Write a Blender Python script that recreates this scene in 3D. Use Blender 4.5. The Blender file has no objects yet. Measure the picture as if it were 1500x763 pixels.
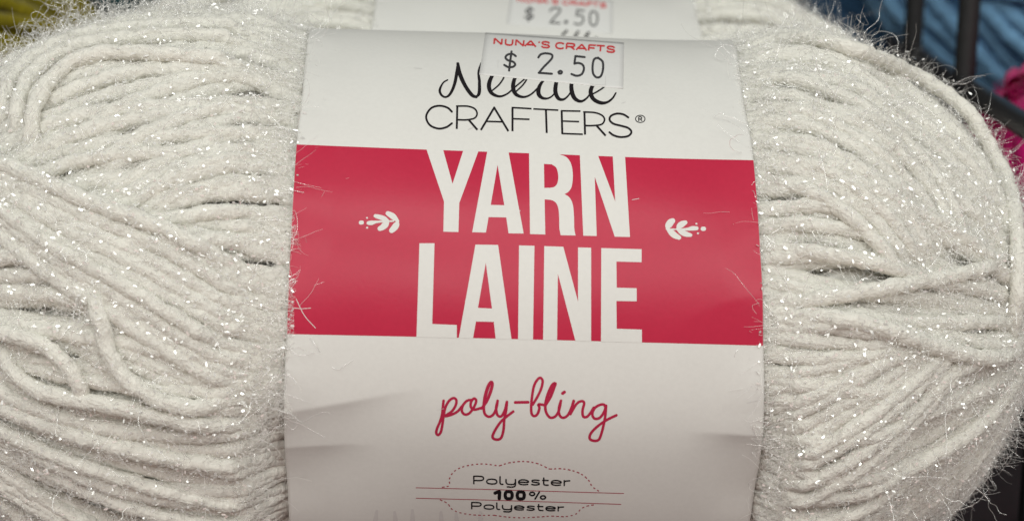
import bpy, bmesh, math, random
import numpy as np
from mathutils import Matrix, Vector
from mathutils.geometry import tessellate_polygon

rng = np.random.default_rng(11)
random.seed(11)
scene = bpy.context.scene
col = scene.collection
CM = 0.01                                   # everything below is thought out in centimetres

# ------------------------------------------------------------------ camera
F_PX, W_PX, H_PX = 2800.0, 1500.0, 763.0    # focal length in photograph pixels
PITCH, ROLL = math.radians(11.2), 0.0248
RIGHT = np.array([1.0, 0, 0])
DEPTH = np.array([0, math.cos(PITCH), -math.sin(PITCH)])
UP = np.array([0, math.sin(PITCH), math.cos(PITCH)])
FLOOR_DROP = 5.35                           # skein centre above the shelf
FRONT_C = np.array([-0.034, 33.338, -0.913])    # front skein centre seen from the camera: right, away, up
CAM = np.array([0, 0, FLOOR_DROP]) - (RIGHT * FRONT_C[0] + DEPTH * FRONT_C[1] + UP * FRONT_C[2])

def cam2world(p):
    p = np.asarray(p, float)
    return CAM + p[..., 0:1] * RIGHT + p[..., 1:2] * DEPTH + p[..., 2:3] * UP

def ray(px, py):
    u0, v0 = np.asarray(px, float) - 750.0, np.asarray(py, float) - 381.5
    c, s = math.cos(ROLL), math.sin(ROLL)
    u, v = c * u0 + s * v0, -s * u0 + c * v0
    return np.stack([u / F_PX, np.ones_like(u), -v / F_PX], -1)

cam_d = bpy.data.cameras.new('camera')
cam = bpy.data.objects.new('camera', cam_d)
col.objects.link(cam)
scene.camera = cam
cam_d.sensor_width = 36.0
cam_d.lens = 36.0 * F_PX / W_PX
cam_d.clip_start, cam_d.clip_end = 0.005, 20.0
c_, s_ = math.cos(ROLL), math.sin(ROLL)
r_c, u_c = c_ * RIGHT + s_ * UP, c_ * UP - s_ * RIGHT
cam.matrix_world = Matrix(((r_c[0], u_c[0], -DEPTH[0], CAM[0] * CM), (r_c[1], u_c[1], -DEPTH[1], CAM[1] * CM),
                           (r_c[2], u_c[2], -DEPTH[2], CAM[2] * CM), (0, 0, 0, 1)))
cam_d.dof.use_dof = True
cam_d.dof.focus_distance = 0.294
cam_d.dof.aperture_fstop = 25.0

# ------------------------------------------------------------------ light
world = bpy.data.worlds.new('World')
scene.world = world
world.use_nodes = True
bg = world.node_tree.nodes['Background']
bg.inputs[0].default_value = (1.0, 0.975, 0.945, 1)
bg.inputs[1].default_value = 0.175

def area(name, loc, aim, sx, sy, watts, colour):
    d = bpy.data.lights.new(name, 'AREA')
    d.shape, d.size, d.size_y, d.energy, d.color = 'RECTANGLE', sx, sy, watts, colour
    o = bpy.data.objects.new(name, d)
    o.location = loc
    o.rotation_euler = (Vector(aim) - Vector(loc)).to_track_quat('-Z', 'Y').to_euler()
    col.objects.link(o)

WARM = (0.98, 0.99, 0.935)
for (x, y, w) in ((-1.3, -1.4, 9), (0.1, -1.5, 11), (1.5, -1.4, 9), (-0.8, -2.6, 15), (0.9, -2.6, 15), (-0.5, -0.35, 3), (1.0, -0.3, 3),
                  (-2.4, -2.4, 13), (2.5, -2.4, 13), (-1.6, -3.9, 21), (0.1, -3.9, 21), (1.8, -3.9, 21)):   # shop ceiling panels
    area('ceiling_panel', (x, y, 1.95), (x * 0.3, y * 0.3, 0), 0.6, 0.35, w * 0.74, WARM)
area('pink_fill', (0.1, -1.5, -0.45), (0, 0, 0.05), 2.6, 1.2, 4.6, (1.0, 0.52, 0.44))  # added fill lamp, low in front, tints the label's underside pink

scene.view_settings.view_transform = 'Standard'
scene.view_settings.look = 'None'
scene.view_settings.exposure = 0.05
scene.view_settings.gamma = 1.0
scene.render.engine = 'CYCLES'
scene.cycles.use_denoising = True
scene.cycles.max_bounces = 10
scene.cycles.diffuse_bounces = 6
scene.cycles.glossy_bounces = 3
scene.cycles.transparent_max_bounces = 24
scene.cycles.sample_clamp_indirect = 6.0

# ------------------------------------------------------------------ materials
def lin(r, g, b):
    f = lambda c: c / 12.92 if c <= 0.04045 else ((c + 0.055) / 1.055) ** 2.4
    return (f(r / 255), f(g / 255), f(b / 255), 1)

def new_mat(name):
    m = bpy.data.materials.new(name)
    m.use_nodes = True
    nt = m.node_tree
    return m, nt, nt.nodes['Principled BSDF']

def yarn_mat(name, colour, dark=0.88, transl=0.22, spec=0.15):
    m, nt, p = new_mat(name)
    N, L = nt.nodes.new, nt.links.new
    uv = N('ShaderNodeUVMap')
    mp = N('ShaderNodeMapping'); mp.inputs['Scale'].default_value = (9.0, 5.0, 1)
    mp.inputs['Rotation'].default_value = (0, 0, 0.35)
    L(uv.outputs[0], mp.inputs[0])
    n1 = N('ShaderNodeTexNoise'); n1.inputs['Scale'].default_value = 1.6; n1.inputs['Detail'].default_value = 4
    L(mp.outputs[0], n1.inputs['Vector'])
    tc = N('ShaderNodeTexCoord')
    n2 = N('ShaderNodeTexNoise'); n2.inputs['Scale'].default_value = 900; n2.inputs['Detail'].default_value = 3
    L(tc.outputs['Object'], n2.inputs['Vector'])
    add = N('ShaderNodeMath'); add.operation = 'ADD'
    L(n1.outputs[0], add.inputs[0]); L(n2.outputs[0], add.inputs[1])
    ramp = N('ShaderNodeMapRange'); ramp.inputs[1].default_value = 0.7; ramp.inputs[2].default_value = 1.25
    ramp.inputs[3].default_value = dark; ramp.inputs[4].default_value = 1.0
    L(add.outputs[0], ramp.inputs[0])
    mul = N('ShaderNodeVectorMath'); mul.operation = 'SCALE'
    mul.inputs[0].default_value = colour[:3]
    L(ramp.outputs[0], mul.inputs['Scale'])
    L(mul.outputs[0], p.inputs['Base Color'])
    p.inputs['Roughness'].default_value = 0.85
    p.inputs['Specular IOR Level'].default_value = spec
    p.inputs['Sheen Weight'].default_value = 0.15
    b = N('ShaderNodeBump'); b.inputs['Strength'].default_value = 0.55; b.inputs['Distance'].default_value = 0.0009
    L(add.outputs[0], b.inputs['Height']); L(b.outputs[0], p.inputs['Normal'])
    tr = N('ShaderNodeBsdfTranslucent'); L(mul.outputs[0], tr.inputs[0])
    mix = N('ShaderNodeMixShader'); mix.inputs[0].default_value = transl
    out = nt.nodes['Material Output']
    L(p.outputs[0], mix.inputs[1]); L(tr.outputs[0], mix.inputs[2]); L(mix.outputs[0], out.inputs[0])
    return m

def paper_mat(name, colour, rough, spec=0.3, mottling=0.05, bump=0.12):
    m, nt, p = new_mat(name)
    N, L = nt.nodes.new, nt.links.new
    tc = N('ShaderNodeTexCoord')
    n = N('ShaderNodeTexNoise'); n.inputs['Scale'].default_value = 1400; n.inputs['Detail'].default_value = 4
    L(tc.outputs['Object'], n.inputs['Vector'])
    n2 = N('ShaderNodeTexNoise'); n2.inputs['Scale'].default_value = 60; n2.inputs['Detail'].default_value = 5
    L(tc.outputs['Object'], n2.inputs['Vector'])
    a = N('ShaderNodeMath'); a.operation = 'ADD'
    L(n.outputs[0], a.inputs[0]); L(n2.outputs[0], a.inputs[1])
    r = N('ShaderNodeMapRange'); r.inputs[1].default_value = 0.7; r.inputs[2].default_value = 1.3
    r.inputs[3].default_value = 1 - mottling; r.inputs[4].default_value = 1
    L(a.outputs[0], r.inputs[0])
    s = N('ShaderNodeVectorMath'); s.operation = 'SCALE'; s.inputs[0].default_value = colour[:3]
    L(r.outputs[0], s.inputs['Scale']); L(s.outputs[0], p.inputs['Base Color'])
    rr = N('ShaderNodeMapRange'); rr.inputs[3].default_value = rough - 0.06; rr.inputs[4].default_value = rough + 0.08
    L(n2.outputs[0], rr.inputs[0]); L(rr.outputs[0], p.inputs['Roughness'])
    p.inputs['Specular IOR Level'].default_value = spec
    b = N('ShaderNodeBump'); b.inputs['Strength'].default_value = bump; b.inputs['Distance'].default_value = 0.0001
    L(a.outputs[0], b.inputs['Height']); L(b.outputs[0], p.inputs['Normal'])
    return m

def plain_mat(name, colour, rough=0.6, metal=0.0, spec=0.5):
    m, nt, p = new_mat(name)
    N, L = nt.nodes.new, nt.links.new
    tc = N('ShaderNodeTexCoord')
    n = N('ShaderNodeTexNoise'); n.inputs['Scale'].default_value = 220; n.inputs['Detail'].default_value = 4
    L(tc.outputs['Object'], n.inputs['Vector'])
    r = N('ShaderNodeMapRange'); r.inputs[3].default_value = 0.75; r.inputs[4].default_value = 1.1
    L(n.outputs[0], r.inputs[0])
    s = N('ShaderNodeVectorMath'); s.operation = 'SCALE'; s.inputs[0].default_value = colour[:3]
    L(r.outputs[0], s.inputs['Scale']); L(s.outputs[0], p.inputs['Base Color'])
    p.inputs['Roughness'].default_value = rough
    p.inputs['Metallic'].default_value = metal
    p.inputs['Specular IOR Level'].default_value = spec
    return m

def film_mat(name, clear, rough, tint=(1, 1, 1, 1), body=0.0, milky=False):
    """clear plastic film or filament: lets light through, mirrors the lamps"""
    m = bpy.data.materials.new(name); m.use_nodes = True
    nt = m.node_tree; nt.nodes.clear()
    N, L = nt.nodes.new, nt.links.new
    out = N('ShaderNodeOutputMaterial')
    t = N('ShaderNodeBsdfTransparent')
    g = N('ShaderNodeBsdfGlossy'); g.inputs['Roughness'].default_value = rough; g.inputs['Color'].default_value = tint
    mx = N('ShaderNodeMixShader'); mx.inputs[0].default_value = 1 - clear
    L(t.outputs[0], mx.inputs[1])
    last = g
    if body > 0:
        d = N('ShaderNodeBsdfDiffuse'); d.inputs[0].default_value = (0.92, 0.915, 0.88, 1) if milky else (0.8, 0.79, 0.76, 1)
        mb = N('ShaderNodeMixShader'); mb.inputs[0].default_value = body
        L(g.outputs[0], mb.inputs[1]); L(d.outputs[0], mb.inputs[2]); last = mb
    L(last.outputs[0], mx.inputs[2]); L(mx.outputs[0], out.inputs[0])
    return m

def fibre_mat(name, colour):
    m = bpy.data.materials.new(name); m.use_nodes = True
    nt = m.node_tree; nt.nodes.clear()
    N, L = nt.nodes.new, nt.links.new
    out = N('ShaderNodeOutputMaterial')
    d = N('ShaderNodeBsdfDiffuse'); d.inputs[0].default_value = colour
    t = N('ShaderNodeBsdfTranslucent'); t.inputs[0].default_value = colour
    mx = N('ShaderNodeMixShader'); mx.inputs[0].default_value = 0.45
    L(d.outputs[0], mx.inputs[1]); L(t.outputs[0], mx.inputs[2]); L(mx.outputs[0], out.inputs[0])
    return m

M_WHITE = yarn_mat('white_yarn', (0.958, 0.948, 0.885), 0.90, 0.25)
M_FUZZ = fibre_mat('white_fibre', (0.94, 0.935, 0.91, 1))
M_FILM = film_mat('glitter_film', 0.2, 0.24, body=0.58, milky=True)
M_FILAMENT = film_mat('clear_filament', 0.40, 0.22, body=0.45)
M_PAPER = paper_mat('white_paper', (0.675, 0.672, 0.645), 0.5)
M_PINK = paper_mat('pink_ink', (0.475, 0.017, 0.054), 0.33, spec=0.28, mottling=0.07)
M_SCRIPT = paper_mat('crimson_ink', (0.42, 0.018, 0.06), 0.55, spec=0.15)
M_BLACK = paper_mat('black_ink', (0.012, 0.010, 0.012), 0.55, spec=0.12)
M_GREY = paper_mat('grey_ink', (0.045, 0.045, 0.05), 0.55, mottling=0.3)
M_RED = paper_mat('red_ink', (0.62, 0.035, 0.04), 0.5)
M_FINE = paper_mat('fine_red_ink', (0.36, 0.05, 0.075), 0.5)
M_STICK = paper_mat('sticker_paper', (0.675, 0.675, 0.662), 0.55)
M_EDGE = paper_mat('slit_nick_grey', (0.60, 0.59, 0.58), 0.6)  # light grey of the sticker slits and paper nicks
M_CORE = yarn_mat('white_yarn_inside', (0.92, 0.91, 0.865), 0.8, 0.1)

# ------------------------------------------------------------------ mesh helpers
def mesh_obj(name, V, Fq, mat, parent=None, uv=None, smooth=True, flat_idx=None):
    """V (n,3) in cm, Fq (m,k) index array"""
    me = bpy.data.meshes.new(name)
    V = np.ascontiguousarray(V, np.float32) * CM
    Fq = np.ascontiguousarray(Fq, np.int32)
    k = Fq.shape[1]
    me.vertices.add(len(V)); me.vertices.foreach_set('co', V.ravel())
    me.loops.add(Fq.size); me.loops.foreach_set('vertex_index', Fq.ravel())
    me.polygons.add(len(Fq))
    me.polygons.foreach_set('loop_start', np.arange(0, Fq.size, k, dtype=np.int32))
    me.polygons.foreach_set('loop_total', np.full(len(Fq), k, np.int32))
    me.update(calc_edges=True)
    me.polygons.foreach_set('use_smooth', np.full(len(Fq), smooth))
    if uv is not None:
        l = me.uv_layers.new(name='UVMap')
        l.data.foreach_set('uv', np.ascontiguousarray(uv[Fq.ravel()], np.float32).ravel())
    me.materials.append(mat)
    me.validate()
    o = bpy.data.objects.new(name, me)
    if parent is not None: o.parent = parent
    col.objects.link(o)
    return o

def catmull(P, step):
    P = np.asarray(P, float)
    Q = np.vstack([2 * P[0] - P[1], P, 2 * P[-1] - P[-2]])
    out = []
    for i in range(1, len(Q) - 2):
        n = max(2, int(np.linalg.norm(Q[i + 1] - Q[i]) / step))
        t = np.linspace(0, 1, n, endpoint=False)[:, None]
        out.append(0.5 * (2 * Q[i] + (Q[i + 1] - Q[i - 1]) * t + (2 * Q[i - 1] - 5 * Q[i] + 4 * Q[i + 1] - Q[i + 2]) * t ** 2
                          + (3 * Q[i] - Q[i - 1] - 3 * Q[i + 1] + Q[i + 2]) * t ** 3))
    out.append(P[-1:])
    return np.vstack(out)

def resample(P, step):
    d = np.concatenate([[0], np.cumsum(np.linalg.norm(np.diff(P, axis=0), axis=1))])
    n = max(4, int(d[-1] / step))
    s = np.linspace(0, d[-1], n)
    return np.stack([np.interp(s, d, P[:, k]) for k in range(P.shape[1])], -1), s

def frames(P):
    T = np.gradient(P, axis=0)
    T /= np.linalg.norm(T, axis=1)[:, None] + 1e-9
    ref = np.array([0.13, -0.2, 0.97])
    A = np.empty_like(P)
    a = np.cross(T[0], ref); a /= np.linalg.norm(a)
    for i in range(len(P)):
        a = a - T[i] * np.dot(a, T[i]); a /= np.linalg.norm(a) + 1e-9
        A[i] = a
    return T, A, np.cross(T, A)

def tube(P, s, rad, sides=11, lump=0.10):
    T, A, B = frames(P)
    n = len(P)
    ang = np.linspace(0, 2 * np.pi, sides, endpoint=False)
    ph = rng.uniform(0, 6.28, 6)
    S = s[:, None]
    twist = ang[None] + 0 * S
    r = rad * (1 + lump * (0.45 * np.sin(S * 17 + 2 * twist + ph[0]) + 0.35 * np.sin(S * 29 - twist + ph[1])
                           + 0.40 * np.sin(S * 6.1 + ph[2]) + 0.5 * np.sin(S * 11.3 + twist + ph[3]))
               + lump * 0.35 * rng.normal(size=(n, sides)))
    V = P[:, None] + r[..., None] * (np.cos(ang)[None, :, None] * A[:, None] + np.sin(ang)[None, :, None] * B[:, None])
    idx = np.arange(n * sides).reshape(n, sides)
    i0, i1 = idx[:-1], idx[1:]
    Fq = np.stack([i0, np.roll(i0, -1, 1), np.roll(i1, -1, 1), i1], -1).reshape(-1, 4)
    off = rng.uniform(0, 50)
    uv = np.stack([np.broadcast_to(S + off, (n, sides)), np.broadcast_to(np.abs(ang - np.pi)[None] / np.pi, (n, sides))], -1).reshape(-1, 2)
    return V.reshape(-1, 3), Fq, uv

def add_hair(name, P, radius, mat, parent, taper=0.5):
    """P (n, k, 3) in cm"""
    n, k = P.shape[:2]
    hc = bpy.data.hair_curves.new(name)
    hc.add_curves([k] * n)
    hc.attributes['position'].data.foreach_set('vector', np.ascontiguousarray(P * CM, np.float32).ravel())
    ra = hc.attributes.get('radius') or hc.attributes.new('radius', 'FLOAT', 'POINT')
    rr = np.asarray(radius)[:, None] * (1 - (1 - taper) * np.linspace(0, 1, k)[None] ** 2) * CM
    ra.data.foreach_set('value', np.ascontiguousarray(rr, np.float32).ravel())
    hc.materials.append(mat)
    o = bpy.data.objects.new(name, hc)
    o.parent = parent
    o['kind'] = 'stuff'
    col.objects.link(o)
    return o

def thing(name, label, cat, group=None, matrix=None):
    o = bpy.data.objects.new(name, None)
    o.empty_display_size = 0.01
    o['label'], o['category'] = label, cat
    if group: o['group'] = group
    if matrix is not None: o.matrix_world = matrix
    col.objects.link(o)
    return o

def tag(o, label=None, cat=None, group=None, kind=None):
    for k, v in (('label', label), ('category', cat), ('group', group), ('kind', kind)):
        if v: o[k] = v
    return o

# ------------------------------------------------------------------ the shape of a skein
LA, LB = 5.176, 4.816                      # half depth and half height of the paper loop

def spline_profile(knots):
    k = np.array(knots, float)
    return catmull(k, 0.02)

PROF_R = spline_profile([(3.2, 0.975), (4.1, 0.995), (5.2, 0.99), (6.0, 0.905), (7.3, 0.75), (8.2, 0.53), (8.66, 0.29), (8.8, 0.0)])
PROF_L = spline_profile([(3.2, 0.975), (4.1, 1.01), (5.5, 1.025), (7.0, 0.975), (8.8, 0.80), (10.1, 0.55), (10.75, 0.3), (10.95, 0.0)])
def _param(prof):
    d = np.concatenate([[0], np.cumsum(np.hypot(np.diff(prof[:, 0]), 4.9 * np.diff(prof[:, 1])))])
    return d / d[-1]
TP_R, TP_L = _param(PROF_R), _param(PROF_L)

def q_of_x(x):
    x = np.asarray(x, float)
    return np.where(x >= 0, np.interp(x, PROF_R[:, 0], PROF_R[:, 1]), np.interp(-x, PROF_L[:, 0], PROF_L[:, 1]))

def lobe_point(side, t, th, off=0.0):
    """t 0 at the label edge, 1 at the end; th 0 faces the camera, +90 degrees is the top"""
    prof, tp = (PROF_R, TP_R) if side > 0 else (PROF_L, TP_L)
    t = np.asarray(t, float)
    x = np.interp(np.clip(t, 0, 1), tp, prof[:, 0]); q = np.interp(np.clip(t, 0, 1), tp, prof[:, 1])
    x = x + np.minimum(t, 0) * 6.0
    dq = off / 4.95
    rr = q + dq * np.sqrt(np.clip(1 - t ** 6, 0.05, 1))
    x = x + off * np.clip(t, 0, 1) ** 5
    return np.stack([side * x, -LA * rr * np.cos(th), LB * rr * np.sin(th)], -1)

def turn_pole(t, th, alpha):
    """lean the winding pole towards the viewer, fading out at the label"""
    ph = (1 - np.clip(t, 0, 1)) * np.pi / 2
    n = np.stack([np.cos(ph), -np.sin(ph) * np.cos(th), np.sin(ph) * np.sin(th)], -1)
    a = alpha * np.clip(t, 0, 1) ** 0.8
    c, s = np.cos(a), np.sin(a)
    x = n[..., 0] * c + n[..., 1] * s
    y = -n[..., 0] * s + n[..., 1] * c
    z = n[..., 2]
    x = np.clip(x, -0.2, 1)
    t2 = 1 - np.arccos(np.clip(x, -1, 1)) / (np.pi / 2)
    th2 = np.arctan2(z, -y)
    return np.where(t < 0, t, t2), th2

def droop(P):
    """the right end is a little slimmer underneath"""
    return np.where(P[:, 2] < 0, 1 - 0.035 * np.clip(P[:, 0] - 5.2, 0, 4), 1.0)

def pinch(P):
    """the label squeezes whatever runs under its edge"""
    q = np.hypot(P[:, 1] / LA, P[:, 2] / LB)
    lim = np.interp(np.abs(P[:, 0]), [3.0, 3.55, 4.0, 4.7, 5.5], [0.94, 0.955, 0.995, 1.06, 1.3])
    lim = lim - 0.075 * np.clip((-P[:, 2] - 1.0) / 1.0, 0, 1) * np.clip((4.35 - np.abs(P[:, 0])) / 0.6, 0, 1)
    f = np.minimum(1, lim / np.maximum(q, 1e-6))
    P = P.copy(); P[:, 1] *= f; P[:, 2] *= f * droop(P)
    return P

class Skein:
    def __init__(self, name, label, group, centre, yaw):
        self.c, self.yaw = np.array(centre, float), yaw
        cy, sy = math.cos(yaw), math.sin(yaw)
        ex, ey, ez = RIGHT * cy + DEPTH * sy, -RIGHT * sy + DEPTH * cy, UP
        o = cam2world(self.c)
        self.M = Matrix([[ex[i], ey[i], ez[i], o[i] * CM] for i in range(3)] + [[0, 0, 0, 1]])
        self.root = thing(name, label, 'yarn', group, self.M)
        self.paths = []
    def local_ray(self, px, py):
        d = ray(px, py)
        cy, sy = math.cos(self.yaw), math.sin(self.yaw)
        rot = lambda v: np.stack([v[..., 0] * cy + v[..., 1] * sy, -v[..., 0] * sy + v[..., 1] * cy, v[..., 2]], -1)
        return rot(np.broadcast_to(-self.c, d.shape)), rot(d)
    def on_label(self, P, grow=0.0):
        """photograph pixels -> (x across, angle round) on the paper loop"""
        P = np.asarray(P, float)
        o, d = self.local_ray(P[:, 0], P[:, 1])
        a_, b_ = LA + grow, LB + grow
        A = (d[:, 1] / a_) ** 2 + (d[:, 2] / b_) ** 2
        B = 2 * (o[:, 1] * d[:, 1] / a_ ** 2 + o[:, 2] * d[:, 2] / b_ ** 2)
        C = (o[:, 1] / a_) ** 2 + (o[:, 2] / b_) ** 2 - 1
        disc = np.maximum(B * B - 4 * A * C, 0)
        t = (-B - np.sqrt(disc)) / (2 * A)
        H = o + d * t[:, None]
        return np.stack([H[:, 0], np.arctan2(H[:, 2] / b_, -H[:, 1] / a_)], -1)
    def on_body(self, P, off):
        P = np.asarray(P, float)
        o, d = self.local_ray(P[:, 0], P[:, 1])
        tt = np.linspace(self.c[1] - 7, self.c[1] + 3, 700)
        X = o[:, None] + d[:, None] * tt[None, :, None]
        q = q_of_x(X[..., 0]) + np.asarray(off)[:, None] / 4.95
        Fv = np.hypot(X[..., 1] / LA, X[..., 2] / LB) - q
        hit = Fv < 0
        i = np.where(hit.any(1), hit.argmax(1), Fv.argmin(1))
        return X[np.arange(len(P)), i]
    def strand(self, P, rad, sides=13, step=0.065, lump=0.13, mat=None, name='yarn_strand', fuzz=True):
        P, s = resample(P, step)
        V, Fq, uv = tube(P, s, rad, sides, lump)
        o = mesh_obj(name, V, Fq, mat or M_WHITE, self.root, uv)
        if fuzz: self.paths.append((P, rad))
        return o
    def base_lobe(self, side, n, alpha, skew, rad=0.124, tmax=0.96, sides=13, step=0.065):
        for i in range(n):
            th0 = 2 * np.pi * (i + rng.uniform(-0.3, 0.3)) / n
            te = rng.uniform(0.80, tmax)
            t = np.linspace(0.0, te, 46)
            tc = np.clip(t, 0, 1)
            wob = rng.normal(0, 0.05) * np.sin(tc * 3.1 * rng.uniform(0.6, 1.4)) + rng.normal(0, 0.018) * np.sin(tc * 9 + rng.uniform(0, 6))
            th = th0 + (skew + rng.normal(0, 0.10)) * tc + wob
            t2, th2 = turn_pole(t, th, alpha)
            lay = rng.normal(0, 0.055)
            sink = rng.uniform(0.0, 0.32) * np.clip((tc - 0.35) / 0.6, 0, 1) ** 1.3
            P = lobe_point(side, t2, th2, lay - sink + 0.04 * np.sin(tc * 8 + rng.uniform(0, 6)))
            self.strand(pinch(P), rad * rng.uniform(0.9, 1.1), sides, step)
    def under_layer(self, side, n, alpha, rad=0.135):
        """the turns below, seen only through gaps: one mass"""
        VV, FF, UU, n0 = [], [], [], 0
        for i in range(n):
            th0 = 2 * np.pi * (i + rng.uniform(-0.2, 0.2)) / n
            t = np.linspace(0.0, rng.uniform(0.75, 0.95), 40); tc = np.clip(t, 0, 1)
            th = th0 + rng.normal(0, 0.14) * tc + 0.03 * np.sin(tc * 7 + rng.uniform(0, 6))
            t2, th2 = turn_pole(t, th, alpha)
            P, s = resample(pinch(lobe_point(side, t2, th2, -0.15 + rng.normal(0, 0.03))), 0.1)
            V, Fq, uv = tube(P, s, rad, 9, 0.10)
            VV.append(V); FF.append(Fq + n0); UU.append(uv); n0 += len(V)
            self.paths.append((P, rad))
        o = mesh_obj('under_strands', np.vstack(VV), np.vstack(FF), M_WHITE, self.root, np.vstack(UU))
        o['kind'] = 'stuff'
    def traced(self, pts, off=0.14, rad=0.125, jitter=0.0, dive=(0, 1), **kw):
        P2 = catmull(np.array(pts, float), 6.0)
        if jitter:
            n = len(P2); x = np.linspace(0, 1, n)
            P2[:, 1] += jitter * np.sin(x * rng.uniform(2, 6) + rng.uniform(0, 6))
        o = np.full(len(P2), off) if np.isscalar(off) else np.interp(np.linspace(0, 1, len(P2)), np.linspace(0, 1, len(off)), off)
        x = np.linspace(0, 1, len(P2))
        if dive[0]: o = o - 0.45 * np.clip((0.10 - x) / 0.10, 0, 1)
        if dive[1]: o = o - 0.45 * np.clip((x - 0.90) / 0.10, 0, 1)
        P = self.on_body(P2, o)
        for _ in range(14):
            P[1:-1] = 0.25 * P[:-2] + 0.5 * P[1:-1] + 0.25 * P[2:]
        self.strand(pinch(P), rad, **kw)
    def family(self, A, B, n, off=0.12, rad=0.118, jitter=3.0, dive=(0, 1)):
        """n strands lying between two guide lines that have equally many points"""
        A, B = np.array(A, float), np.array(B, float)
        for k in range(n):
            f = (k + rng.uniform(-0.25, 0.25)) / max(1, n - 1)
            self.traced(A + (B - A) * f, off + rng.normal(0, 0.035), rad * rng.uniform(0.92, 1.08), jitter, dive)
    def core(self):
        xs = np.concatenate([-PROF_L[::-6, 0], np.linspace(-3.1, 3.1, 30), PROF_R[::6, 0]])
        th = np.linspace(0, 2 * np.pi, 496, endpoint=False)
        X, TH = np.meshgrid(xs, th, indexing='ij')
        ridge = 0.5 + 0.5 * np.cos(62 * TH + 5 * np.sin(X * 0.9) + 1.3 * np.abs(X))
        q = np.maximum(q_of_x(X) - 0.078 + 0.03 * ridge ** 0.6 * np.clip((np.abs(X) - 3.9) / 0.6, 0, 1), 0.0)
        q = np.minimum(q, np.interp(np.abs(X), [0, 3.8, 4.6, 5.0], [0.865, 0.865, 0.93, 2.0]))
        V = np.stack([X, -LA * q * np.cos(TH), LB * q * np.sin(TH)], -1)
        n, k = X.shape
        idx = np.arange(n * k).reshape(n, k)
        Fq = np.stack([idx[:-1], np.roll(idx[:-1], -1, 1), np.roll(idx[1:], -1, 1), idx[1:]], -1).reshape(-1, 4)[:, ::-1]
        V = V.reshape(-1, 3); V[:, 2] *= droop(V)
        return mesh_obj('inner_yarn', V, Fq, M_CORE, self.root)

    # ---- soft fibres, clear filaments and glitter
    def sample(self, n, back=1.8):
        """random points on the strands: position on surface, outward direction, tangent"""
        if not hasattr(self, '_pool'):
            PP, TT, RR = [], [], []
            for P, r in self.paths:
                T = np.gradient(P, axis=0); T /= np.linalg.norm(T, axis=1)[:, None] + 1e-9
                PP.append(P); TT.append(T); RR.append(np.full(len(P), r))
            P, T, R = np.vstack(PP), np.vstack(TT), np.concatenate(RR)
            q = np.hypot(P[:, 1] / LA, P[:, 2] / LB)
            keep = (P[:, 1] < back) & (np.abs(P[:, 0]) > 3.45) & (q > q_of_x(P[:, 0]) - 0.07)
            self._pool = (P[keep], T[keep], R[keep])
        P, T, R = self._pool
        i = rng.integers(0, len(P), n)
        p, t, r = P[i], T[i], R[i]
        out = np.stack([0.25 * np.sign(p[:, 0]) * np.maximum(np.abs(p[:, 0]) - 4, 0), p[:, 1] / LA ** 2 * 20, p[:, 2] / LB ** 2 * 20], -1)
        out /= np.linalg.norm(out, axis=1)[:, None] + 1e-9
        nrm = out + 0.8 * rng.normal(size=p.shape)
        nrm -= t * np.sum(nrm * t, 1)[:, None]
        nrm /= np.linalg.norm(nrm, axis=1)[:, None] + 1e-9
        flip = np.sum(nrm * out, 1) < -0.2
        nrm[flip] *= -1
        return p + nrm * r[:, None] * 0.92 + t * rng.uniform(-0.05, 0.05, (n, 1)), nrm, t, out
    def fuzz(self, n, length, radius, name='fuzz', mat=None, lift=0.8, curl=0.6, k=6, lo=0.35, stray=0.45, where=None):
        p, nrm, t, out = self.sample(n)
        if where is not None:
            m = where(p); p, nrm, t, out = p[m], nrm[m], t[m], out[m]; n = len(p)
        L = length * rng.uniform(lo, 1.0, n)
        d = lift * rng.uniform(0.1, 1.0, (n, 1)) * nrm + rng.choice([-1, 1], (n, 1)) * t * rng.uniform(0.3, 1.2, (n, 1)) + stray * rng.normal(size=p.shape)
        d /= np.linalg.norm(d, axis=1)[:, None]
        ax = rng.normal(size=p.shape); ax /= np.linalg.norm(ax, axis=1)[:, None]
        w = curl * rng.normal(size=(n, 1)) / k
        Q = np.empty((n, k, 3)); Q[:, 0] = p
        for j in range(1, k):
            d = d + np.cross(ax, d) * w * 3 + 0.12 * curl * rng.normal(size=p.shape)
            d /= np.linalg.norm(d, axis=1)[:, None]
            Q[:, j] = Q[:, j - 1] + d * (L / (k - 1))[:, None]
        # stay outside the yarn body
        q = np.hypot(Q[..., 1] / LA, Q[..., 2] / LB)
        lim = q_of_x(Q[..., 0]) + 0.012
        f = np.maximum(1, np.minimum(lim / np.maximum(q, 1e-6), 1.12))
        Q[..., 1] *= f; Q[..., 2] *= f
        return add_hair(name, Q, radius * rng.uniform(0.6, 1.3, n), mat or M_FUZZ, self.root)
    def glitter(self, n, size=0.028, height=0.20):
        p, nrm, t, out = self.sample(n)
        p = p + (0.6 * nrm + 0.4 * out) * (height * rng.uniform(0, 1, (n, 1)) ** 1.6)
        fn = out + 0.75 * rng.normal(size=p.shape)
        fn /= np.linalg.norm(fn, axis=1)[:, None]
        a = t + 0.8 * rng.normal(size=p.shape)
        a -= fn * np.sum(a * fn, 1)[:, None]; a /= np.linalg.norm(a, axis=1)[:, None]
        b = np.cross(fn, a)
        la = size * rng.uniform(0.5, 1.5, (n, 1)); lb = size * rng.uniform(0.35, 0.7, (n, 1))
        V = np.stack([p + a * la * x + b * lb * y for x, y in ((-1, 0), (-.5, -1), (.55, -.9), (1, .1), (.5, 1), (-.6, .85))], 1).reshape(-1, 3)
        o = mesh_obj('glitter', V, np.arange(6 * n).reshape(n, 6), M_FILM, self.root, smooth=False)
        o['kind'] = 'stuff'
        return o

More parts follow.
